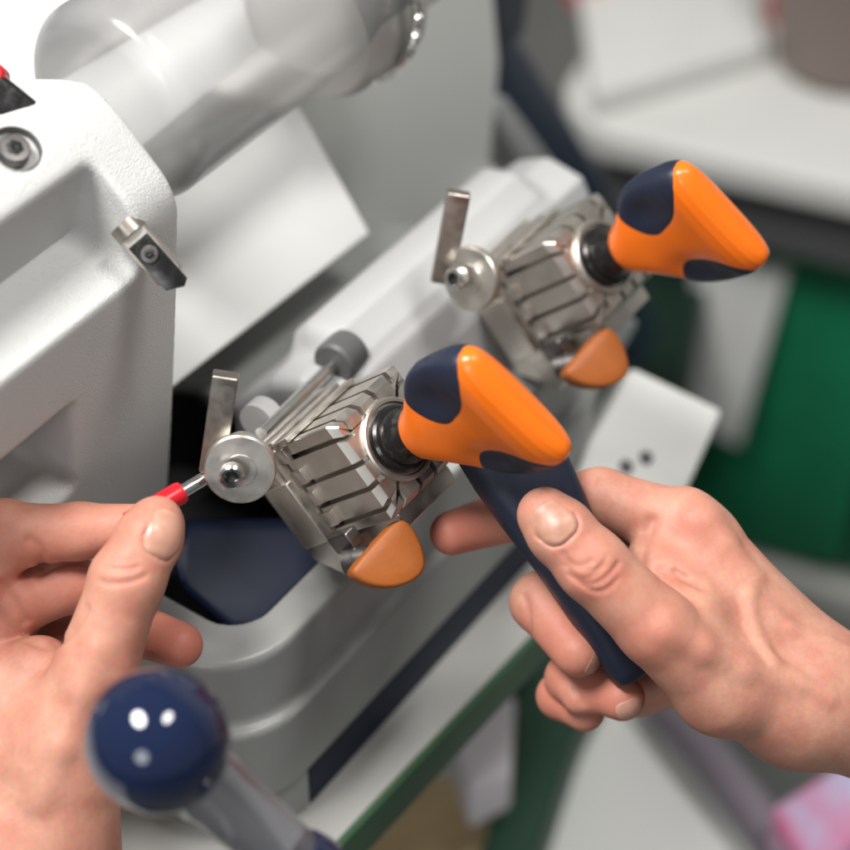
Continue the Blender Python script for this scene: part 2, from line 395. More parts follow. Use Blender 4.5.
# clear guard tube
tc = P(104, 113, -1.6); RT = 3.35; LT = 15.5
glass = bpy.data.materials.new('frosted_acrylic'); glass.use_nodes = True; nt = glass.node_tree; nt.nodes.clear()
out_ = nt.nodes.new('ShaderNodeOutputMaterial'); mx = nt.nodes.new('ShaderNodeMixShader'); mx2 = nt.nodes.new('ShaderNodeMixShader')
tp = nt.nodes.new('ShaderNodeBsdfTransparent'); df = nt.nodes.new('ShaderNodeBsdfDiffuse'); gl = nt.nodes.new('ShaderNodeBsdfGlossy'); fr = nt.nodes.new('ShaderNodeFresnel'); trl = nt.nodes.new('ShaderNodeBsdfTranslucent'); mx3 = nt.nodes.new('ShaderNodeMixShader')
tp.inputs[0].default_value = (1, 1, 1, 1); df.inputs[0].default_value = (.92, .92, .92, 1); trl.inputs[0].default_value = (.8, .8, .8, 1); gl.inputs['Roughness'].default_value = .2; fr.inputs[0].default_value = 1.42
mx3.inputs[0].default_value = .3; mx.inputs[0].default_value = .27
nt.links.new(df.outputs[0], mx3.inputs[1]); nt.links.new(trl.outputs[0], mx3.inputs[2])
nt.links.new(tp.outputs[0], mx.inputs[1]); nt.links.new(mx3.outputs[0], mx.inputs[2])
nt.links.new(fr.outputs[0], mx2.inputs[0]); nt.links.new(mx.outputs[0], mx2.inputs[1]); nt.links.new(gl.outputs[0], mx2.inputs[2]); nt.links.new(mx2.outputs[0], out_.inputs[0])
dome = [(.9-.9*math.sin(t) , RT-.9+.9*math.cos(t)) for t in np.linspace(math.pi/2, 0, 12)]
b = MB(); b.lathe(tc, EX, [(-.22, .02), (-.2, 1.0), (-.12, 1.8)] + dome + [(LT, RT), (LT, RT-.12)], 96)
b.f = b.f[:-1]; tube = b.build('guard_tube', glass, machine)
# spring ring at the tube's far end and the drum behind it
ec = tc + EX*10.9 + UP*-.7 + EY*.3; pts = []
for i in range(96*10+1):
    q = 2*math.pi*i/960; w = i*2*math.pi/10
    rr = RT + .24 + .13*math.cos(w); pts.append(ec + EX*(.13*math.sin(w)) + EY*math.cos(q)*rr + UP*math.sin(q)*rr)
b = MB(); b.tube(pts, .085, 6); b.build('coil_ring', M['steel'], machine)
b = MB(); dc = tc + EX*9.2 + UP*-1.5 + EY*.5; b.lathe(dc, EX, [(0, 0.4), (.05, 2.6), (.5, 2.85), (3.0, 2.85), (3.4, 2.6), (3.45, .4)], 64)
b.build('brush_drum', mat('dull_drum', (.36, .34, .32), .4, .3, bump=(.1, .3, .02)), machine)

# carriage: rounded bar joining the clamps and the body below it
fc = Field((-3.5, -10, -8.6), (20.5, -1.0, .4), .13); g = np.meshgrid(*fc.ax, indexing='ij', sparse=True)
pro = [(-8.4, -8.5), (-8.4, -4.6), (-6.6, -2.6), (-5.4, -2.0), (-3.9, -2.3), (-3.3, -3.4), (-2.6, -5.6), (-1.9, -8.5)]
d2 = poly_sdf(pro, g[1][0], g[2][0])[None] + .5; q1 = np.abs(g[0] - 9.8) - 7.6 + .5
D = np.sqrt(np.maximum(d2, 0)**2 + np.maximum(q1, 0)**2) + np.minimum(np.maximum(d2, q1), 0) - .5
yy, zz = g[1]+5.3, g[2]+2.9
bx2 = poly_sdf([(-7.4, -6.0), (-7.1, -2.2), (-6.5, -1.5), (-5.2, -1.25), (-4.3, -1.9), (-3.6, -3.4), (-3.2, -6.0)], g[1][0], g[2][0])[None] + .6
q2 = np.abs(g[0] - 9.5) - 5.6 + .6; boss = np.sqrt(np.maximum(bx2, 0)**2 + np.maximum(q2, 0)**2) + np.minimum(np.maximum(bx2, q2), 0) - .6
D = smin(D, boss, .7)
fc.D = np.ascontiguousarray(np.broadcast_to(D, fc.D.shape)).astype(np.float32)
v, f = fc.mesh(); carr = link('carriage', v, f, M['carr'], machine, smooth=60)
# side arm with a square end above the hand
b = MB(); pts = [on(x, y, EY, -3.4) for x, y in [(575, 470), (612, 372), (640, 322), (590, 300), (520, 420)]]
b.prism(pts, (0, -4, 0), .3); b.build('carriage_end', M['carr'], machine)
# shaft with bore between the clamps
a0 = P(272, 424, -2.6); a1 = P(332, 366, -5.2); ax = unit(a1-a0)
b = MB(); b.lathe(a0, ax, [(-.6, .22), (np.linalg.norm(a1-a0), .22)], 24); b.build('guide_rod', M['steel'], machine)
b = MB(); b.lathe(a1+ax*.15, -ax, [(-.9, .75), (.0, .75), (.12, .66), (.13, .3)], 32); b.build('rod_bush', M['darkgrey'], machine)
b = MB(); b.lathe(P(262, 418, -3.2), ax, [(-.3, .62), (.3, .62), (.4, .5)], 32); b.build('end_collar', M['carr'], machine)

# ------------------------------------------------------------------ one clamp, then its copy
cl_o = np.zeros(3)
def L(x, a, n): return EX*x + EA*a + EN*n
fr_ = Field((-2.4, -6.2, -6.2), (2.3, -.5, 1.2), .1)
b = MB()                                            # carrier under and behind the jaws
pts = [L(-1.55, -2.85, 1.2), L(-1.55, -4.3, 1.5), L(-1.55, -5.0, .2), L(-1.55, -4.9, -2.2), L(-1.55, -3.6, -3.3), L(-1.55, -2.6, -2.9), L(-1.55, -2.3, -2.0), L(-1.55, -2.75, -1.4)]
b.prism(pts, EX*3.0, .1, 3)
clamp = b.build('key_clamp', M['nickel'], machine, origin=(0, 0, 0))
clamp['label'] = 'near key clamp with its knob in the middle of the picture'
def slotted(x0, x1, half, slots, w, dep):
    """cross-section of the jaw block: a square with slots cut into its four sides"""
    pts = []
    sides = [((1, 0), (0, 1)), ((0, 1), (-1, 0)), ((-1, 0), (0, -1)), ((0, -1), (1, 0))]
    for nrm, tan in sides:
        nrm, tan = np.array(nrm), np.array(tan); ch = .04
        pts.append(nrm*half - tan*(half-ch))
        for sl in slots:
            for dt, dn in ((-w, 0), (-w, -dep), (w, -dep), (w, 0)): pts.append(nrm*(half+dn) + tan*(sl+dt))
        pts.append(nrm*half + tan*(half-ch))
    return np.array(pts)
sl = [-1.2, -.25, .55, 1.3]
def jaw(a_levels, half, name):
    b = MB(); secs = []
    for a, s in a_levels: secs.append([L(p[0], a, p[1]) for p in slotted(0, 0, half*s, [q*s for q in sl], .085, .42*s)])
    b.loft(secs); return b.build(name, M['nickel'], clamp, smooth=25)
jaw([(-2.72, .96), (-2.66, 1), (-.02, 1), (.18, .90), (.22, .885)], 1.68, 'jaw_block')
# rear plates of the jaws, stepped, with the thin key gap
b = MB(); 
for k, (a0_, a1_, n0, n1, x0, x1) in enumerate([(-3.15, -2.78, -1.45, 1.72, -1.78, 1.6), (-3.75, -3.22, -1.0, 1.5, -1.95, 1.5), (-4.2, -3.82, .7, 1.62, -2.0, 1.7)]):
    b.box(L((x0+x1)/2, (a0_+a1_)/2, (n0+n1)/2), EX, EA, EN, (x1-x0, a1_-a0_, n1-n0), .05, 2)
for k in range(4): b.box(L(-1.74, -2.55+.12*(k % 2), 1.35-.78*k), EX, EA, EN, (.2, .5, .5), .05, 2)
b.build('jaw_plate', M['nickel'], clamp)
b = MB()
for k in range(3): b.box(L(-.2, -2.0-.75*k, 1.78+.05*k), EX, unit(EA+.06*EN), EN, (3.3, .5, .16), .03, 2)
b.build('key_rest', M['nickel'], clamp)
# flange ring and collar
b = MB(); b.lathe(L(0, .2, 0), EA, [(0, 1.27), (.1, 1.27), (.15, 1.22), (.15, 1.13), (.04, 1.09), (.04, .5)], 64); b.build('flange_ring', M['nickel'], clamp)
b = MB(); b.lathe(L(0, .3, 0), EA, [(-.1, 1.02), (.12, 1.02), (.2, .95), (.22, .86), (.5, .84), (.58, .78), (.72, .76), (1.5, .62)], 48); b.build('stem', M['blacksteel'], clamp)
# wing knob
rot = math.radians(13); KB = -EN*math.cos(rot) + EX*math.sin(rot); KC = EX*math.cos(rot) + EN*math.sin(rot)
KP = [(1.3, .55, .55), (1.33, .76, .74), (1.45, .86, .82), (1.7, .98, .84), (2.0, 1.16, .82), (2.35, 1.46, .76), (2.7, 1.78, .68), (3.05, 2.02, .64), (3.5, 2.18, .62), (4.1, 2.26, .64), (4.6, 2.26, .70), (5.0, 2.26, .76), (5.35, 2.22, .72), (5.62, 2.14, .60), (5.78, 2.02, .44), (5.88, 1.85, .26), (5.9, 1.7, .12)]
KT = np.array(KP)
def kprof(a):
    return np.interp(a, KT[:, 0], KT[:, 1]), np.interp(a, KT[:, 0], KT[:, 2])
# smooth the profile
aa = np.linspace(1.3, 5.9, 112); wbv, hcv = kprof(aa)
ker = np.hanning(11); ker /= ker.sum()
def sm(x): return np.convolve(np.pad(x, 5, mode='edge'), ker, 'valid')
mid = (aa > 1.5)*(aa < 5.3)
wbv = np.where(mid, sm(wbv), wbv); hcv = np.where(mid, sm(hcv), hcv)
def kpt(ph, a, off=0.0):
    w = np.interp(a, aa, wbv); h = np.interp(a, aa, hcv)
    e = 2/np.interp(a, [1.2, 2.4, 4], [2.0, 2.5, 3.0])
    c, s = math.cos(ph), math.sin(ph)
    u = math.copysign(abs(c)**e, c)*(w+off); q = math.copysign(abs(s)**e, s)*(h+off)
    dip = .22*math.exp(-((abs(u)-1.3)/.6)**2 - ((a-3.5)/.9)**2)      # thumb hollows
    q *= 1-dip/max(h, .2)*.9
    return KB*u + KC*q + EA*a - EN*.06*(a-1.1)
b = MB(); b.loft([[kpt(q, a) for q in np.linspace(0, 2*math.pi, 96, endpoint=False)] for a in aa])
knob = b.build('wing_knob', M['orange'], clamp, smooth=70)
def insert(ph0, wp, ac, up, dn):
    v = []; f = []; NR, NS = 26, 72
    for i in range(NR+1):
        rr = i/NR; rr = min(rr, 1)
        for j in range(NS):
            t = 2*math.pi*j/NS; c, s = math.cos(t), math.sin(t)
            e = 2/2.6; cx = math.copysign(abs(c)**e, c); sy = math.copysign(abs(s)**e, s)
            ph = ph0 + cx*rr*wp*(1 - .1*sy*rr); a = ac + sy*rr*(up if sy > 0 else dn)
            off = .035*(1 - rr**10) - .03*(i == NR)
            v.append(kpt(ph, a, off))
    for i in range(NR):
        for j in range(NS): f.append((i*NS+j, i*NS+(j+1) % NS, (i+1)*NS+(j+1) % NS, (i+1)*NS+j))
    b = MB(); b.add(v, f); return b.build('grip_insert', M['navysoft'], clamp, smooth=70)
insert(math.pi, 1.5, 3.85, 1.72, 1.4); insert(0, 1.3, 4.0, 1.4, 1.3)
# clamping bolt disc with hub, upright pin
wo = P(240, 470, 2.0); wn = unit(-.70*EX + .64*EA - .1*EN)
b = MB(); b.lathe(wo-wn*.25, wn, [(-.1, 1.0), (.02, 1.04), (.2, 1.04), (.26, .99), (.27, .48), (.3, .46)], 64); b.build('bolt_disc', M['nickel'], clamp)
b = MB(); so_ = P(232, 476, 2.45); b.lathe(so_, wn, [(-.2, .36), (.12, .36), (.18, .3), (.18, .21), (-.02, .19), (-.03, .02)], 32); b.build('bolt_hub', M['steel'], clamp)
b = MB(); b.lathe(so_ - wn*.02, wn, [(0, .2), (.04, .19)], 6); b.build('hub_socket', M['dark'], clamp, smooth=None)
p0 = P(212, 470, 1.2); p1 = P(226, 374, 2.6); ax = unit(p1-p0); sx = unit(np.cross(ax, wn)); 
b = MB(); b.box((p0+p1)/2, sx, np.cross(ax, sx), ax, (.74, .5, np.linalg.norm(p1-p0)), .06, 3); b.build('clamp_pin', M['steeldk'], clamp)
# arm behind the disc reaching to the carrier
b = MB(); b.lathe(wo - wn*1.6, wn, [(0, .6), (1.3, .6)], 32); b.box(L(-1.75, -3.6, -.5), EX, EA, EN, (.5, 1.3, 2.2), .08); b.build('bolt_boss', M['nickel'], clamp)
# orange thumb tab with its dark pivot
pc_ = P(388, 556, .6); tn_ = unit(.82*EA - .25*EX + .1*EN); tu = unit(np.cross(tn_, [0, 0, 1])); tu = -tu if tu @ CR < 0 else tu; tv = np.cross(tn_, tu); tv = -tv if tv @ CV < 0 else tv
tpx = [(351, 573), (357, 562), (367, 550), (379, 537), (391, 525), (401, 520), (410, 526), (418, 539), (423, 554), (424, 566), (419, 576), (407, 584), (391, 588), (374, 587), (360, 582)]
tq = np.array([on(x, y, tn_, float(pc_ @ tn_)) for x, y in tpx]); tn_n = len(tq); tcen = tq.mean(0)
def spl(t):
    i = int(t) % tn_n; f = t-int(t); a, b_, c, d_ = [tq[(i+k) % tn_n] for k in (-1, 0, 1, 2)]
    return .5*(2*b_ + (c-a)*f + (2*a-5*b_+4*c-d_)*f*f + (3*b_-a-3*c+d_)*f**3)
tout = np.array([spl(t) for t in np.linspace(0, tn_n, 60, endpoint=False)])
def tab(s, o): return tcen + (tout-tcen)*s + tn_*o
b = MB(); b.loft([tab(.80, -.62), tab(.93, -.56), tab(1.0, -.4), tab(1.0, 0), tab(.985, .1), tab(.94, .17), tab(.86, .2), tab(.5, .22), tab(.05, .225)]); b.build('thumb_tab', M['orangedk'], clamp, smooth=60)
b = MB(); b.lathe(P(356, 560, .1), unit(P(388, 556, .6)-P(345, 562, 0)), [(-.3, .42), (.6, .4)], 24); b.box(P(346, 540, -.2), EX, EA, EN, (.5, 1.0, .6), .12); b.build('tab_pivot', M['gunmetal'], clamp)
b = MB(); b.box(L(.3, -1.6, -2.1), EX, EA, EN, (2.6, 2.0, .6), .1); b.build('lower_shoe', M['nickel'], clamp)

far = clamp.copy(); COL.objects.link(far); far.location = clamp.location + Vector((11.5*S, .1*S, -.6*S)); far['label'] = 'far key clamp, slightly out of focus behind the near one'
for ch in list(clamp.children):
    c = ch.copy(); COL.objects.link(c); c.parent = far
    if ch.name in ('bolt_disc', 'bolt_hub', 'hub_socket'):   # this bolt is turned further round
        w_ = Vector(wo*S); c.matrix_basis = Matrix.Translation(w_) @ Matrix.Rotation(math.radians(42), 4, 'Z') @ Matrix.Translation(-w_) @ c.matrix_basis

# ------------------------------------------------------------------ levers
lt, lb = P(499, 432, -.2), P(643, 684, -1.2); ld = unit(lb-lt); ln = unit(-CD + .25*CR - ((-CD + .25*CR) @ ld)*ld); ls = np.cross(ld, ln)
secs = []
for t, w, h, bend in [(-.9, 1.15, .6, 0), (-.6, 1.35, .75, 0), (0, 1.5, .85, 0), (1.2, 1.46, .9, 0), (2.6, 1.3, .92, 0), (4.2, 1.08, .9, 0), (6, .92, .84, -.05), (7.4, .82, .78, -.1), (8.1, .76, .7, -.12), (8.4, .7, .6, -.14), (8.52, .45, .4, -.15)]:
    r = []
    for j in range(40):
        q = 2*math.pi*j/40; e = 2/3.2; c, s_ = math.cos(q), math.sin(q)
        r.append(lt + ld*t + ln*bend + ls*math.copysign(abs(c)**e, c)*w + ln*math.copysign(abs(s_)**e, s_)*h)
    secs.append(r)
b = MB(); b.loft(secs); b.build('carriage_lever', M['navysoft'], machine, smooth=60)
b = MB(); b.lathe(lt - ld*.3, CD, [(.0, .6), (4.0, .6)], 24); b.build('lever_stub', M['steeldk'], machine)
bc = P(157, 741, 10); RB = 1.80
b = MB(); b.lathe(bc, unit(P(300, 850, 8)-bc), [(RB*math.cos(t), RB*math.sin(t)) for t in np.linspace(math.pi, 0.32, 48)], 64); b.build('ball_knob', M['navygloss'], machine, smooth=80)
b = MB(); e1 = P(318, 880, 8.0); ax = unit(e1-bc); Ls = np.linalg.norm(e1-bc)
b.lathe(bc, ax, [(1.2, .95), (RB+.1, 1.0), (RB+.35, .92), (Ls-.6, .82)], 48); b.build('ball_shank', mat('smoked_shank', (.42, .42, .46), .1, 0, coat=.5, **{'Transmission Weight': .85, 'IOR': 1.25}), machine)
b = MB(); b.lathe(P(318, 880, 8.0), ax, [(-1.0, .5), (-.9, .92), (-.5, 1.02), (.4, 1.02), (2, 1.0)], 48); b.build('lever_socket', M['navygloss'], machine)
b = MB(); e2 = e1 + ax*2; b.tube([e2 - ax*.5, e2 + ax*1.5 - CR*.2, (e2 + np.array([3, -9, -12.]))*np.array([1, 1, 1])], [.7, .7, .8], 20); b.build('lever_arm', M['steeldk'], machine)
# ------------------------------------------------------------------ bench and surroundings (all well out of focus)
M['bench'] = mat('pale_laminate', (.55, .55, .52), .45, var=(6, (.48, .48, .45), .4, .7))
M['white'] = mat('white_laminate', (.60, .60, .575), .5, bump=(.4, .05, .02), var=(5, (.57, .57, .545), .4, .7))
M['green'] = mat('green_paint', (.004, .20, .085), .5, var=(6, (.003, .14, .058), .35, .7))
M['greendk'] = mat('dark_green_paint', (.008, .05, .026), .55)
M['edge'] = mat('green_edge_band', (.05, .12, .06), .5)
M['concrete'] = mat('floor_concrete', (.2, .2, .19), .7, var=(9, (.14, .14, .135), .35, .7), bump=(1.2, .3, .1))
M['card'] = mat('cardboard', (.62, .46, .26), .8, var=(2, (.55, .39, .21), .35, .7))
M['board'] = mat('grey_board', (.62, .62, .60), .6, var=(2, (.55, .55, .53), .4, .7))
b = MB(); b.prism([(-400, -400, -75), (500, -400, -75), (500, 500, -75), (-400, 500, -75)], (0, 0, -2), 0); tag(b.build('floor', M['concrete']), kind='structure')
# bench carrying the machine
bench = empty('workbench', (5, -20, -75), 'grey topped workbench with a green front edge carrying the machine', 'workbench')
e0 = on(341, 846, UP, -14.5); e1 = on(512, 664, UP, -14.5); ed = unit(e1-e0); en = np.cross(ed, UP); en = en if en[1] > 0 else -en
c0 = e0 - ed*40; c1 = e0 + ed*18.5
b = MB(); b.prism([c0-en*.25, c1-en*.25, c1-en*60, c0-en*60], (0, 0, -1.8), .1); b.build('bench_top', M['bench'], bench)
b = MB(); b.prism([c0, c1, c1-en*.25, c0-en*.25], (0, 0, -1.9), .06); b.build('edge_band', M['edge'], bench)
for q in (c0+ed*4-en*24, c1-ed*6-en*24, c0+ed*4-en*55, c1-ed*4-en*55):
    b = MB(); b.box(q + UP*-31.85, EX, EY, UP, (5, 5, 60), .2); b.build('leg', M['greendk'], bench)
# counter across the back with rounded corner
ZC = -32.0
ctr = empty('counter', (75, 0, -75), 'white counter with a rounded corner behind the far wing knob', 'counter')
q = [on(x, y, UP, ZC) for x, y in [(590, 128), (850, 187)]]; dx = unit(q[1]-q[0]); nx = np.cross(UP, dx); nx = nx if nx[0] > 0 else -nx
o = q[0] + dx*2.0; RC = 5.0
def slab(o, ins, r, ln, dp):
    o = o + nx*ins + dx*ins; cc = o + nx*r
    return [o + dx*ln] + [cc - nx*r*math.cos(t) - dx*r*math.sin(t) for t in np.linspace(0, math.pi/2, 10)] + [cc - dx*r + nx*dp, o + dx*ln + nx*(dp+r)]
b = MB(); b.prism(slab(o, 0, RC, 90, 90), (0, 0, -2.2), .5, 4); b.build('counter_top', M['white'], ctr)
b = MB(); b.prism([p_ + UP*-2.22 for p_ in slab(o, 2.0, RC, 86, 86)], (0, 0, -5.5), .2); b.build('apron', M['darkgrey'], ctr)
o2 = o + nx*7 + dx*4
b = MB(); b.prism([p_ + UP*-8.6 for p_ in slab(o2, 0, .6, 80, 78)], (0, 0, -31), .3); b.build('cabinet', M['greendk'], ctr)
zt = ZC - 9.5
for s0, s1 in [(.5, 14), (14.8, 32), (32.8, 52), (52.8, 72)]:
    b = MB(); w0 = o2 + UP*-10 - nx*.02
    b.prism([w0 + dx*s0, w0 + dx*s1, w0 + dx*s1 + UP*-28, w0 + dx*s0 + UP*-28], -nx*1.4, .3); b.build('cabinet_door', M['green'], ctr)
b = MB(); b.box(o2 + dx*40 + nx*3 + UP*-41, dx, nx, UP, (80, 10, 3), .4); b.build('kick_rail', M['bench'], ctr)
# things on the counter
bx_ = [on(x, y, UP, ZC+.02) for x, y in [(592, 118), (764, 66), (740, -60), (575, -10)]]
b = MB(); b.prism(bx_, (0, 0, 1.6), .3); tag(b.build('paper_stack', M['white']), 'flat white stack of paper lying on the rear counter', 'paper')
bag = MB(); qc = on(842, 62, UP, ZC); bag.lathe(qc, UP, [(0, 3.6), (.6, 4.4), (5, 4.8), (12, 5.2), (12.6, 4.8), (12.5, 4.4)], 32)
tag(bag.build('bin', mat('brown_grey_plastic', (.20, .155, .14), .5), origin=qc), 'brownish grey bin on the rear counter at the right edge', 'bin')
b = MB(); qc = on(788, 16, UP, ZC); b.lathe(qc, UP, [(0, 1.5), (2.4, 1.6), (2.8, 1.2), (2.9, .5)], 24); tag(b.build('jar', mat('dull_red_plastic', (.5, .09, .07), .5), origin=qc), 'small dull red jar on the rear counter beside the brown bin', 'jar')
b = MB(); qc = on(587, 1, UP, ZC); b.lathe(qc, UP, [(0, 1.4), (2.5, 1.5), (2.8, 1.2), (2.9, .5)], 24); tag(b.build('jar', mat('pink_plastic', (.55, .12, .12), .5), origin=qc), 'red jar on the rear counter behind the navy side cover', 'jar')
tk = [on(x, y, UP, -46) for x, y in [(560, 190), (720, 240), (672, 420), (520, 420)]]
b = MB(); b.prism(tk, (0, 0, -28), .4); tag(b.build('shade_box', mat('shade_green', (.004, .022, .012), .55)), 'near-black green box added for the shade between the machine and the rear counter', 'cabinet')  # added box, coloured near-black to paint in the dark beneath the counter
# board leaning on the cabinet
pl = unit(-nx + .15*UP); c_ = float((o2 - nx*4.0 + UP*-24) @ pl)
bd = [on(x, y, pl, c_) for x, y in [(697, 262), (790, 266), (738, 446), (664, 410)]]
b = MB(); b.prism(bd, -pl*.8, .12)
tag(b.build('leaning_board', M['board']), 'grey board leaning against the green cabinet below the counter', 'board')
# white bracket plate beside the machine
bp_n = unit(UP*.8 + EY*.5 - EX*.25); c_ = float(P(660, 420, -17) @ bp_n)
bk = [on(x, y, bp_n, c_) for x, y in [(632, 366), (724, 410), (688, 490), (640, 530), (560, 520), (590, 440)]]
M['white2'] = mat('bright_white_plastic', (.85, .85, .82), .45)
b = MB(); b.prism(bk, -bp_n*2.0, .3)
br = tag(b.build('socket_box', M['white2'], origin=np.mean(bk, 0)), 'white plastic socket box with dark holes behind the right hand', 'socket')
for x, y in ((626, 467), (646, 458)):
    b = MB(); b.lathe(on(x, y, bp_n, c_), bp_n, [(-.3, .28), (.03, .28), (.04, .1)], 20); b.build('socket_hole', M['darkgrey'], br)
# lower things between bench and counter
lw = [on(x, y, UP, -38) for x, y in [(612, 690), (700, 690), (800, 900), (505, 900)]]
st = empty('low_table', (30, 40, -75), 'white low table top below the right hand', 'table')
b = MB(); b.prism(lw, (0, 0, -2.5), .4); b.build('table_top', M['white2'], st)
b = MB(); b.box(np.mean(lw, 0) + UP*-19.6, EX, EY, UP, (8, 8, 33), .4); b.build('leg', M['darkgrey'], st)
gw = [on(x, y, UP, -34) for x, y in [(548, 620), (590, 690), (520, 900), (470, 900), (520, 690)]]
b = MB(); b.prism(gw, (0, 0, -6), .4); tag(b.build('green_rail', M['greendk']), 'dark green steel rail between bench and low white table', 'rail')
pw = [on(x, y, UP, -30) for x, y in [(452, 735), (515, 690), (512, 770), (470, 790)]]
b = MB(); b.prism(pw, (0, 0, -3), .4); tag(b.build('paper_pack', mat('pinkish_paper', (.8, .74, .77), .6)), 'pinkish white paper pack below the bench edge', 'paper')
kw = [on(x, y, UP, -36) for x, y in [(330, 880), (430, 775), (520, 770), (500, 880)]]
b = MB(); b.prism(kw, (0, 0, -14), .5); tag(b.build('cardboard_box', M['card']), 'tan cardboard box standing under the bench edge', 'box')
pk_ = [on(x, y, UP, -33) for x, y in [(768, 806), (870, 742), (910, 800), (815, 880)]]
b = MB(); b.prism(pk_, (0, 0, -3), .6); tag(b.build('bag', mat('pink_film', (.6, .1, .22), .35, var=(5, (.45, .42, .6), .42, .58))), 'pink and lilac printed bag at the lower right corner', 'bag')
b = MB(); b.tube([on(650, 690, UP, -36.5), on(700, 745, UP, -36), on(760, 820, UP, -36.2), on(800, 880, UP, -36.6)], 1.1, 12); tag(b.build('cable', mat('mauve_cable', (.2, .17, .2), .5)), 'dull mauve cable lying across the low white table', 'cable')
# walls of the shop, far off
b = MB(); b.box((150, 40, 60), EX, EY, UP, (6, 500, 270), 0); tag(b.build('wall', mat('pale_wall', (.6, .59, .56), .8, bump=(2, .2, .1))), 'pale plaster wall far behind the counter', 'wall')
# ------------------------------------------------------------------ hands
skin = bpy.data.materials.new('skin'); skin.use_nodes = True; nt = skin.node_tree; sb = nt.nodes['Principled BSDF']
tcn = nt.nodes.new('ShaderNodeTexCoord')
def nz(size, det=4):
    n = nt.nodes.new('ShaderNodeTexNoise'); n.inputs['Scale'].default_value = 1/(size*S); n.inputs['Detail'].default_value = det
    nt.links.new(tcn.outputs['Object'], n.inputs['Vector']); return n
n1 = nz(1.1, 6); cr_ = nt.nodes.new('ShaderNodeValToRGB'); cr_.color_ramp.elements[0].position = .32; cr_.color_ramp.elements[1].position = .68
cr_.color_ramp.elements[0].color = (.53, .272, .192, 1); cr_.color_ramp.elements[1].color = (.46, .19, .134, 1)
n2 = nz(.16, 4); mxc = nt.nodes.new('ShaderNodeMix'); mxc.data_type = 'RGBA'; mxc.blend_type = 'OVERLAY'; mxc.inputs[0].default_value = .22
nt.links.new(n1.outputs['Fac'], cr_.inputs[0]); nt.links.new(cr_.outputs[0], mxc.inputs[6]); nt.links.new(n2.outputs['Color'], mxc.inputs[7])
at = nt.nodes.new('ShaderNodeAttribute'); at.attribute_name = 'flush'; mxr = nt.nodes.new('ShaderNodeMix'); mxr.data_type = 'RGBA'; mxr.inputs[7].default_value = (.52, .16, .11, 1)
nt.links.new(at.outputs['Fac'], mxr.inputs[0]); nt.links.new(mxc.outputs[2], mxr.inputs[6]); nt.links.new(mxr.outputs[2], sb.inputs['Base Color'])
sb.inputs['Roughness'].default_value = .5; sb.inputs['Subsurface Weight'].default_value = .15; sb.inputs['Subsurface Radius'].default_value = (1.0, .35, .2); sb.inputs['Subsurface Scale'].default_value = .25*S
sb.inputs['Specular IOR Level'].default_value = .35
vo = nt.nodes.new('ShaderNodeTexVoronoi'); vo.inputs['Scale'].default_value = 1/(.06*S); vo.feature = 'DISTANCE_TO_EDGE'; nt.links.new(tcn.outputs['Object'], vo.inputs['Vector'])
n3 = nz(.22, 6); ad = nt.nodes.new('ShaderNodeMath'); ad.operation = 'MULTIPLY_ADD'; ad.inputs[1].default_value = .8; nt.links.new(n3.outputs['Fac'], ad.inputs[0]); nt.links.new(vo.outputs['Distance'], ad.inputs[2])
bp = nt.nodes.new('ShaderNodeBump'); bp.inputs['Strength'].default_value = .32; bp.inputs['Distance'].default_value = .025*S; nt.links.new(ad.outputs[0], bp.inputs['Height']); nt.links.new(bp.outputs[0], sb.inputs['Normal'])
M['nail'] = mat('fingernail', (.56, .30, .22), .34, var=(.3, (.5, .25, .18), .35, .7), coat=0)
M['naildk'] = mat('stained_fingernail', (.40, .195, .135), .4, bump=(.06, .15, .01), var=(.25, (.47, .25, .18), .35, .7))

def chain(F, pts, rad, k=.25, kb=.6, reach=1.6, kt=.07):
    """one finger: capsules from knuckle to tip, merged broadly only near its base"""
    p = [np.array(q, float) for q in pts]
    T = Field.__new__(Field); T.lo, T.h, T.ax = F.lo, F.h, F.ax; T.D = np.full(F.D.shape, 5.0, np.float32)
    for i in range(len(p)-1):
        T.capsule(p[i], p[i+1], rad[i], rad[i+1], k)
    m = max(rad) + .9; P_ = np.array(p); sl, g = F.sub(P_.min(0)-m, P_.max(0)+m)
    if sl is None: return
    dist = np.sqrt((g[0]-p[0][0])**2 + (g[1]-p[0][1])**2 + (g[2]-p[0][2])**2)
    kk = kt + (kb-kt)*np.clip(1.7 - dist/reach, 0, 1)
    F.D[sl] = smin(F.D[sl], T.D[sl], kk)
def pxline(F, pts, z0=13.0, sink=0):
    out = []
    for x, y in pts: out.append(F.castpx(x, y, z0) + unit(P(x, y, 0)-CPOS)*sink)
    return np.array(out)
def curve(pts, n=14):
    pts = np.array(pts, float); t = np.linspace(0, 1, n); a, b_, c = pts
    return ((1-t)**2)[:, None]*a + (2*t*(1-t))[:, None]*b_ + (t**2)[:, None]*c
def crease(F, a, b_, c, r=.035, k=.12, sink=-.01): F.groove(pxline(F, curve([a, b_, c]), sink=sink), r, k)
def ridge(F, px, r, sink=.75, k=.45):
    q = pxline(F, px, sink=r*sink)
    for a, b_ in zip(q[:-1], q[1:]): F.capsule(a, b_, r, r, k)
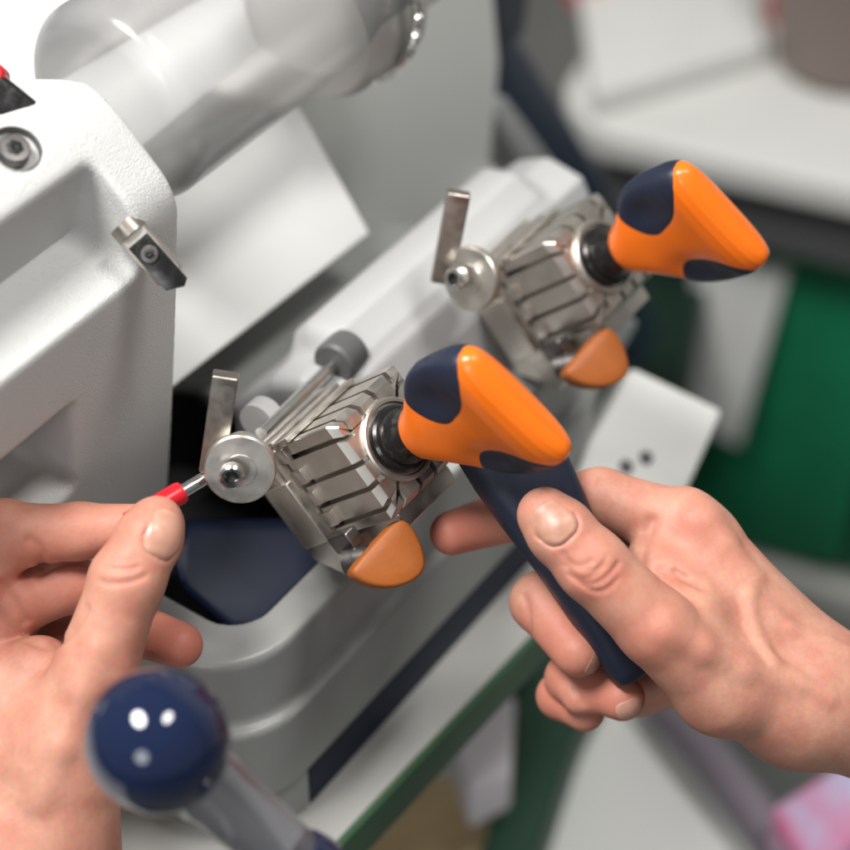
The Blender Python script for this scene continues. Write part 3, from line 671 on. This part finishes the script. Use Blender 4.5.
def nail(F, centre, along, normal, hw, hl, parent, m, name='fingernail'):
    """plate following the fingertip: superellipse patch projected onto the skin"""
    n = unit(normal); t = unit(np.array(along) - n*(np.array(along) @ n)); s_ = np.cross(t, n)
    v = []; NR, NS = 10, 48; f = []
    for i in range(NR+1):
        rr = i/NR
        for j in range(NS):
            q = 2*math.pi*j/NS; e = 2/3.1; c, w = math.cos(q), math.sin(q)
            x = math.copysign(abs(c)**e, c)*hw*rr; y = math.copysign(abs(w)**e, w)*hl*rr
            v.append(np.array(centre) + s_*x + t*y + n*.7)
    v0 = np.array(v); v = F.cast(v0, -n, 60); bad = np.linalg.norm(v-v0, axis=1) > 1.25; v[bad] = v0[bad] - n*1.1
    for i in range(NR+1):
        o = .012 if i < NR else -.05
        v[i*NS:(i+1)*NS] += n*o
    for i in range(NR):
        for j in range(NS): f.append((i*NS+j, i*NS+(j+1) % NS, (i+1)*NS+(j+1) % NS, (i+1)*NS+j))
    b = MB(); b.add(v, f); return lambda par: b.build(name, m, par, smooth=60), v[-NS:]
def make_hand(F, name, label, flush):
    v, f = F.mesh()
    o = link(name, v, f, skin, None, smooth=0, origin=v.mean(0)); tag(o, label, 'hand')
    a = o.data.attributes.new('flush', 'FLOAT', 'POINT'); w = np.zeros(len(v))
    for c, r, s_ in flush: w = np.maximum(w, s_*np.clip(1.3 - np.linalg.norm(v-np.array(c), axis=1)/r, 0, 1))
    a.data.foreach_set('value', np.clip(w, 0, 1).astype(np.float32)); return o

# right hand, closed on the navy lever
lo = np.min([P(410, 440, 5), P(410, 800, -8), P(960, 820, 5), P(960, 440, -8), P(410, 440, -8), P(960, 800, 5)], 0); hi = np.max([P(410, 440, 5), P(410, 800, -8), P(960, 820, 5), P(960, 440, -8), P(410, 440, -8), P(960, 800, 5)], 0)
F = Field(lo, hi, .066)
Wr = P(806, 694, -1.2)
F.capsule(P(940, 738, -1.6), Wr, 2.1, 1.9, .5)
F.capsule(Wr, P(712, 560, -1.2), 1.95, 1.25, .8)          # index side of the palm
F.capsule(Wr, P(735, 600, -2.6), 1.9, 1.3, .8)
F.capsule(Wr, P(720, 640, -3.4), 1.8, 1.2, .8)
F.capsule(P(790, 700, -.6), P(722, 684, .4), 1.65, 1.35, .9)   # ball of the thumb
F.capsule(P(735, 640, -.4), P(690, 560, -.6), 1.3, .8, .8)
F.capsule(P(690, 620, .6), P(648, 556, -.4), 1.1, .62, .7)
chain(F, [P(722, 686, .4), P(655, 626, 1.75), P(592, 565, 2.25), P(560, 531, 2.2), P(545, 515, 2.05)], [1.38, 1.1, 1.0, .93, .8], .3, .7, 2.0)
chain(F, [P(694, 532, -1.2), P(600, 500, -1.6), P(520, 512, -2.6), P(452, 533, -2.0)], [1.12, .95, .85, .68], .25, .7, 1.8)
chain(F, [P(716, 575, -2.6), P(610, 570, -3.6), P(540, 602, -2.7), P(578, 652, -1.3)], [1.1, .95, .9, .76], .25, .7, 1.8)
chain(F, [P(722, 620, -3.6), P(640, 640, -4.6), P(572, 678, -3.4), P(622, 698, -1.9)], [1.05, .9, .8, .7], .25, .7, 1.6)
chain(F, [P(728, 665, -4.2), P(640, 690, -5.2), P(560, 696, -4.0), P(585, 712, -3.2)], [.95, .8, .7, .62], .25, .6, 1.5)
ridge(F, [(664, 628), (700, 648), (742, 668), (790, 684)], .28, 1.05); ridge(F, [(712, 560), (748, 596), (790, 630), (845, 652)], .16, 1.12, .3)
ridge(F, [(748, 596), (752, 630), (772, 664), (828, 700)], .14, 1.15, .3); ridge(F, [(700, 520), (722, 545), (750, 580)], .26, 1.1)
ridge(F, [(688, 508), (698, 520)], .55, .98, .6); ridge(F, [(572, 690), (578, 700)], .42, .9, .5)
tdir = P(545, 515, 2.05) - P(592, 565, 2.25)
nb, rim = nail(F, P(548, 523, 2.1), tdir, -CD + .1*CV + .1*CR, .58, .64, None, M['naildk'])
F.groove(np.vstack([rim[26:], rim[:1]]), .05, .08)
crease(F, (566, 566), (580, 594), (604, 566), .045, .14); crease(F, (569, 576), (594, 599), (619, 563), .05, .12); crease(F, (582, 586), (602, 601), (618, 579), .03, .14); crease(F, (563, 553), (572, 575), (592, 561), .02, .16); crease(F, (588, 570), (597, 574), (608, 556), .02, .1)

crease(F, (640, 560), (644, 542), (652, 522), .05, .35); crease(F, (662, 570), (682, 576), (700, 584), .08, .35); crease(F, (676, 572), (681, 576), (686, 578), .09, .15)

crease(F, (523, 596), (531, 612), (528, 640), .05, .2); crease(F, (575, 690), (584, 702), (582, 718), .05, .2)
nb2, rim2 = nail(F, P(598, 664, -.9), P(578, 652, -1.3) - P(540, 602, -2.7), unit(CR*.25 - CV*.95 - CD*.55), .42, .45, None, M['naildk'])
nb3, rim3 = nail(F, P(628, 704, -1.6), P(622, 698, -1.9) - P(572, 678, -3.4), unit(-CV*.55 - CD*.85), .38, .42, None, M['nail'])
rh = make_hand(F, 'hand', 'right hand gripping the navy lever with thumb on top', [(P(548, 520, 2.8), 1.0, .25), (P(592, 575, 3.2), 1.3, .45), (P(660, 640, 2.6), 1.6, .4), (P(452, 533, -2), 1.8, .8), (P(578, 640, -1.5), 2.0, .55), (P(622, 698, -1.9), 1.5, .7), (P(560, 700, -3.5), 1.6, .6), (P(690, 545, 0), 1.8, .3)])
for q in (nb, nb2, nb3): q(rh)

# left hand, pinching the red sleeve
pts_ = [P(x, y, z) for x in (-170, 225) for y in (470, 1010) for z in (6.5, -4.5)]
F = Field(np.min(pts_, 0) - [1, 1, 1.5], np.max(pts_, 0) + [1.5, 2, .5], .075)
F.capsule(P(-30, 940, .6), P(0, 850, .9), 2.5, 2.6, .6)
F.capsule(P(0, 850, .9), P(-60, 680, .6), 2.5, 1.6, .9)
F.capsule(P(10, 860, 1.0), P(-10, 690, .6), 2.4, 1.5, .9)
F.capsule(P(46, 890, 1.6), P(62, 745, 2.2), 2.2, 1.6, .9)
F.capsule(P(0, 780, 1.0), P(40, 670, 1.2), 1.8, 1.0, .9)
chain(F, [P(58, 760, 2.1), P(96, 668, 2.7), P(127, 580, 2.9), P(150, 537, 2.7), P(157, 522, 2.5)], [1.62, 1.14, 1.02, .9, .74], .35, .8, 2.2)
chain(F, [P(-75, 640, .9), P(2, 538, 1.3), P(80, 531, 1.3), P(138, 526, 1.35)], [1.2, .98, .80, .64], .25, .8, 1.8)
chain(F, [P(-62, 690, .3), P(18, 602, .5), P(70, 584, .3), P(130, 600, -.1)], [1.15, .92, .82, .7], .22, .7, 1.8)
chain(F, [P(-30, 740, -.6), P(72, 640, -1.2), P(130, 628, -.6), P(180, 645, -.1)], [1.1, .9, .8, .68], .22, .6, 1.6)
ridge(F, [(98, 650), (84, 690), (62, 745), (40, 800)], .28, 1.08)
ridge(F, [(4, 520), (18, 528)], .5, .95, .6); ridge(F, [(12, 596), (22, 602)], .42, .85, .5)
tdir = P(157, 522, 2.5) - P(127, 580, 2.9)
nb, rim = nail(F, P(156, 534, 3.0), tdir, -CD*.72 + CR*.8 + .1*CV, .56, .72, None, M['nail'])
F.groove(np.vstack([rim[26:], rim[:1]]), .045, .08)
crease(F, (103, 566), (118, 572), (137, 568), .06, .12); crease(F, (100, 582), (122, 588), (146, 576), .06, .12); crease(F, (108, 558), (120, 562), (132, 560), .025, .1)
crease(F, (30, 540), (44, 548), (42, 566), .05, .25); crease(F, (40, 575), (60, 560), (80, 562), .04, .2); crease(F, (30, 640), (60, 660), (85, 610), .05, .3)
crease(F, (0, 585), (14, 600), (26, 622), .04, .3)
lh = make_hand(F, 'hand', 'left hand pinching a red sleeved rod between thumb and finger', [(P(45, 548, 2), 1.0, .5), (P(20, 600, 1), 1.4, .5), (P(157, 525, 3), 1.2, .3), (P(180, 645, 0), 2.0, .8), (P(125, 585, 3.6), 1.2, .2), (P(80, 590, .6), 2.0, .5), (P(90, 530, 1.8), 1.6, .35), (P(10, 536, 1.8), 1.4, .3)])
nb(lh)

# red sleeved rod held in the left hand
r0 = P(150, 511, 1.9); r1 = P(222, 468, 1.0); ax = unit(r1-r0)
rod = MB(); rod.lathe(r0, ax, [(.2, .2), (np.linalg.norm(r1-r0)+.2, .2)], 24)
ro = rod.build('key_rod', M['steel'], None, origin=r0); tag(ro, 'thin steel rod with a red sleeve held in the left hand', 'rod')
b = MB(); b.lathe(r0, ax, [(-.7, .34), (1.0, .34), (1.1, .31), (1.12, .2)], 32); b.build('sleeve', M['red'], ro)
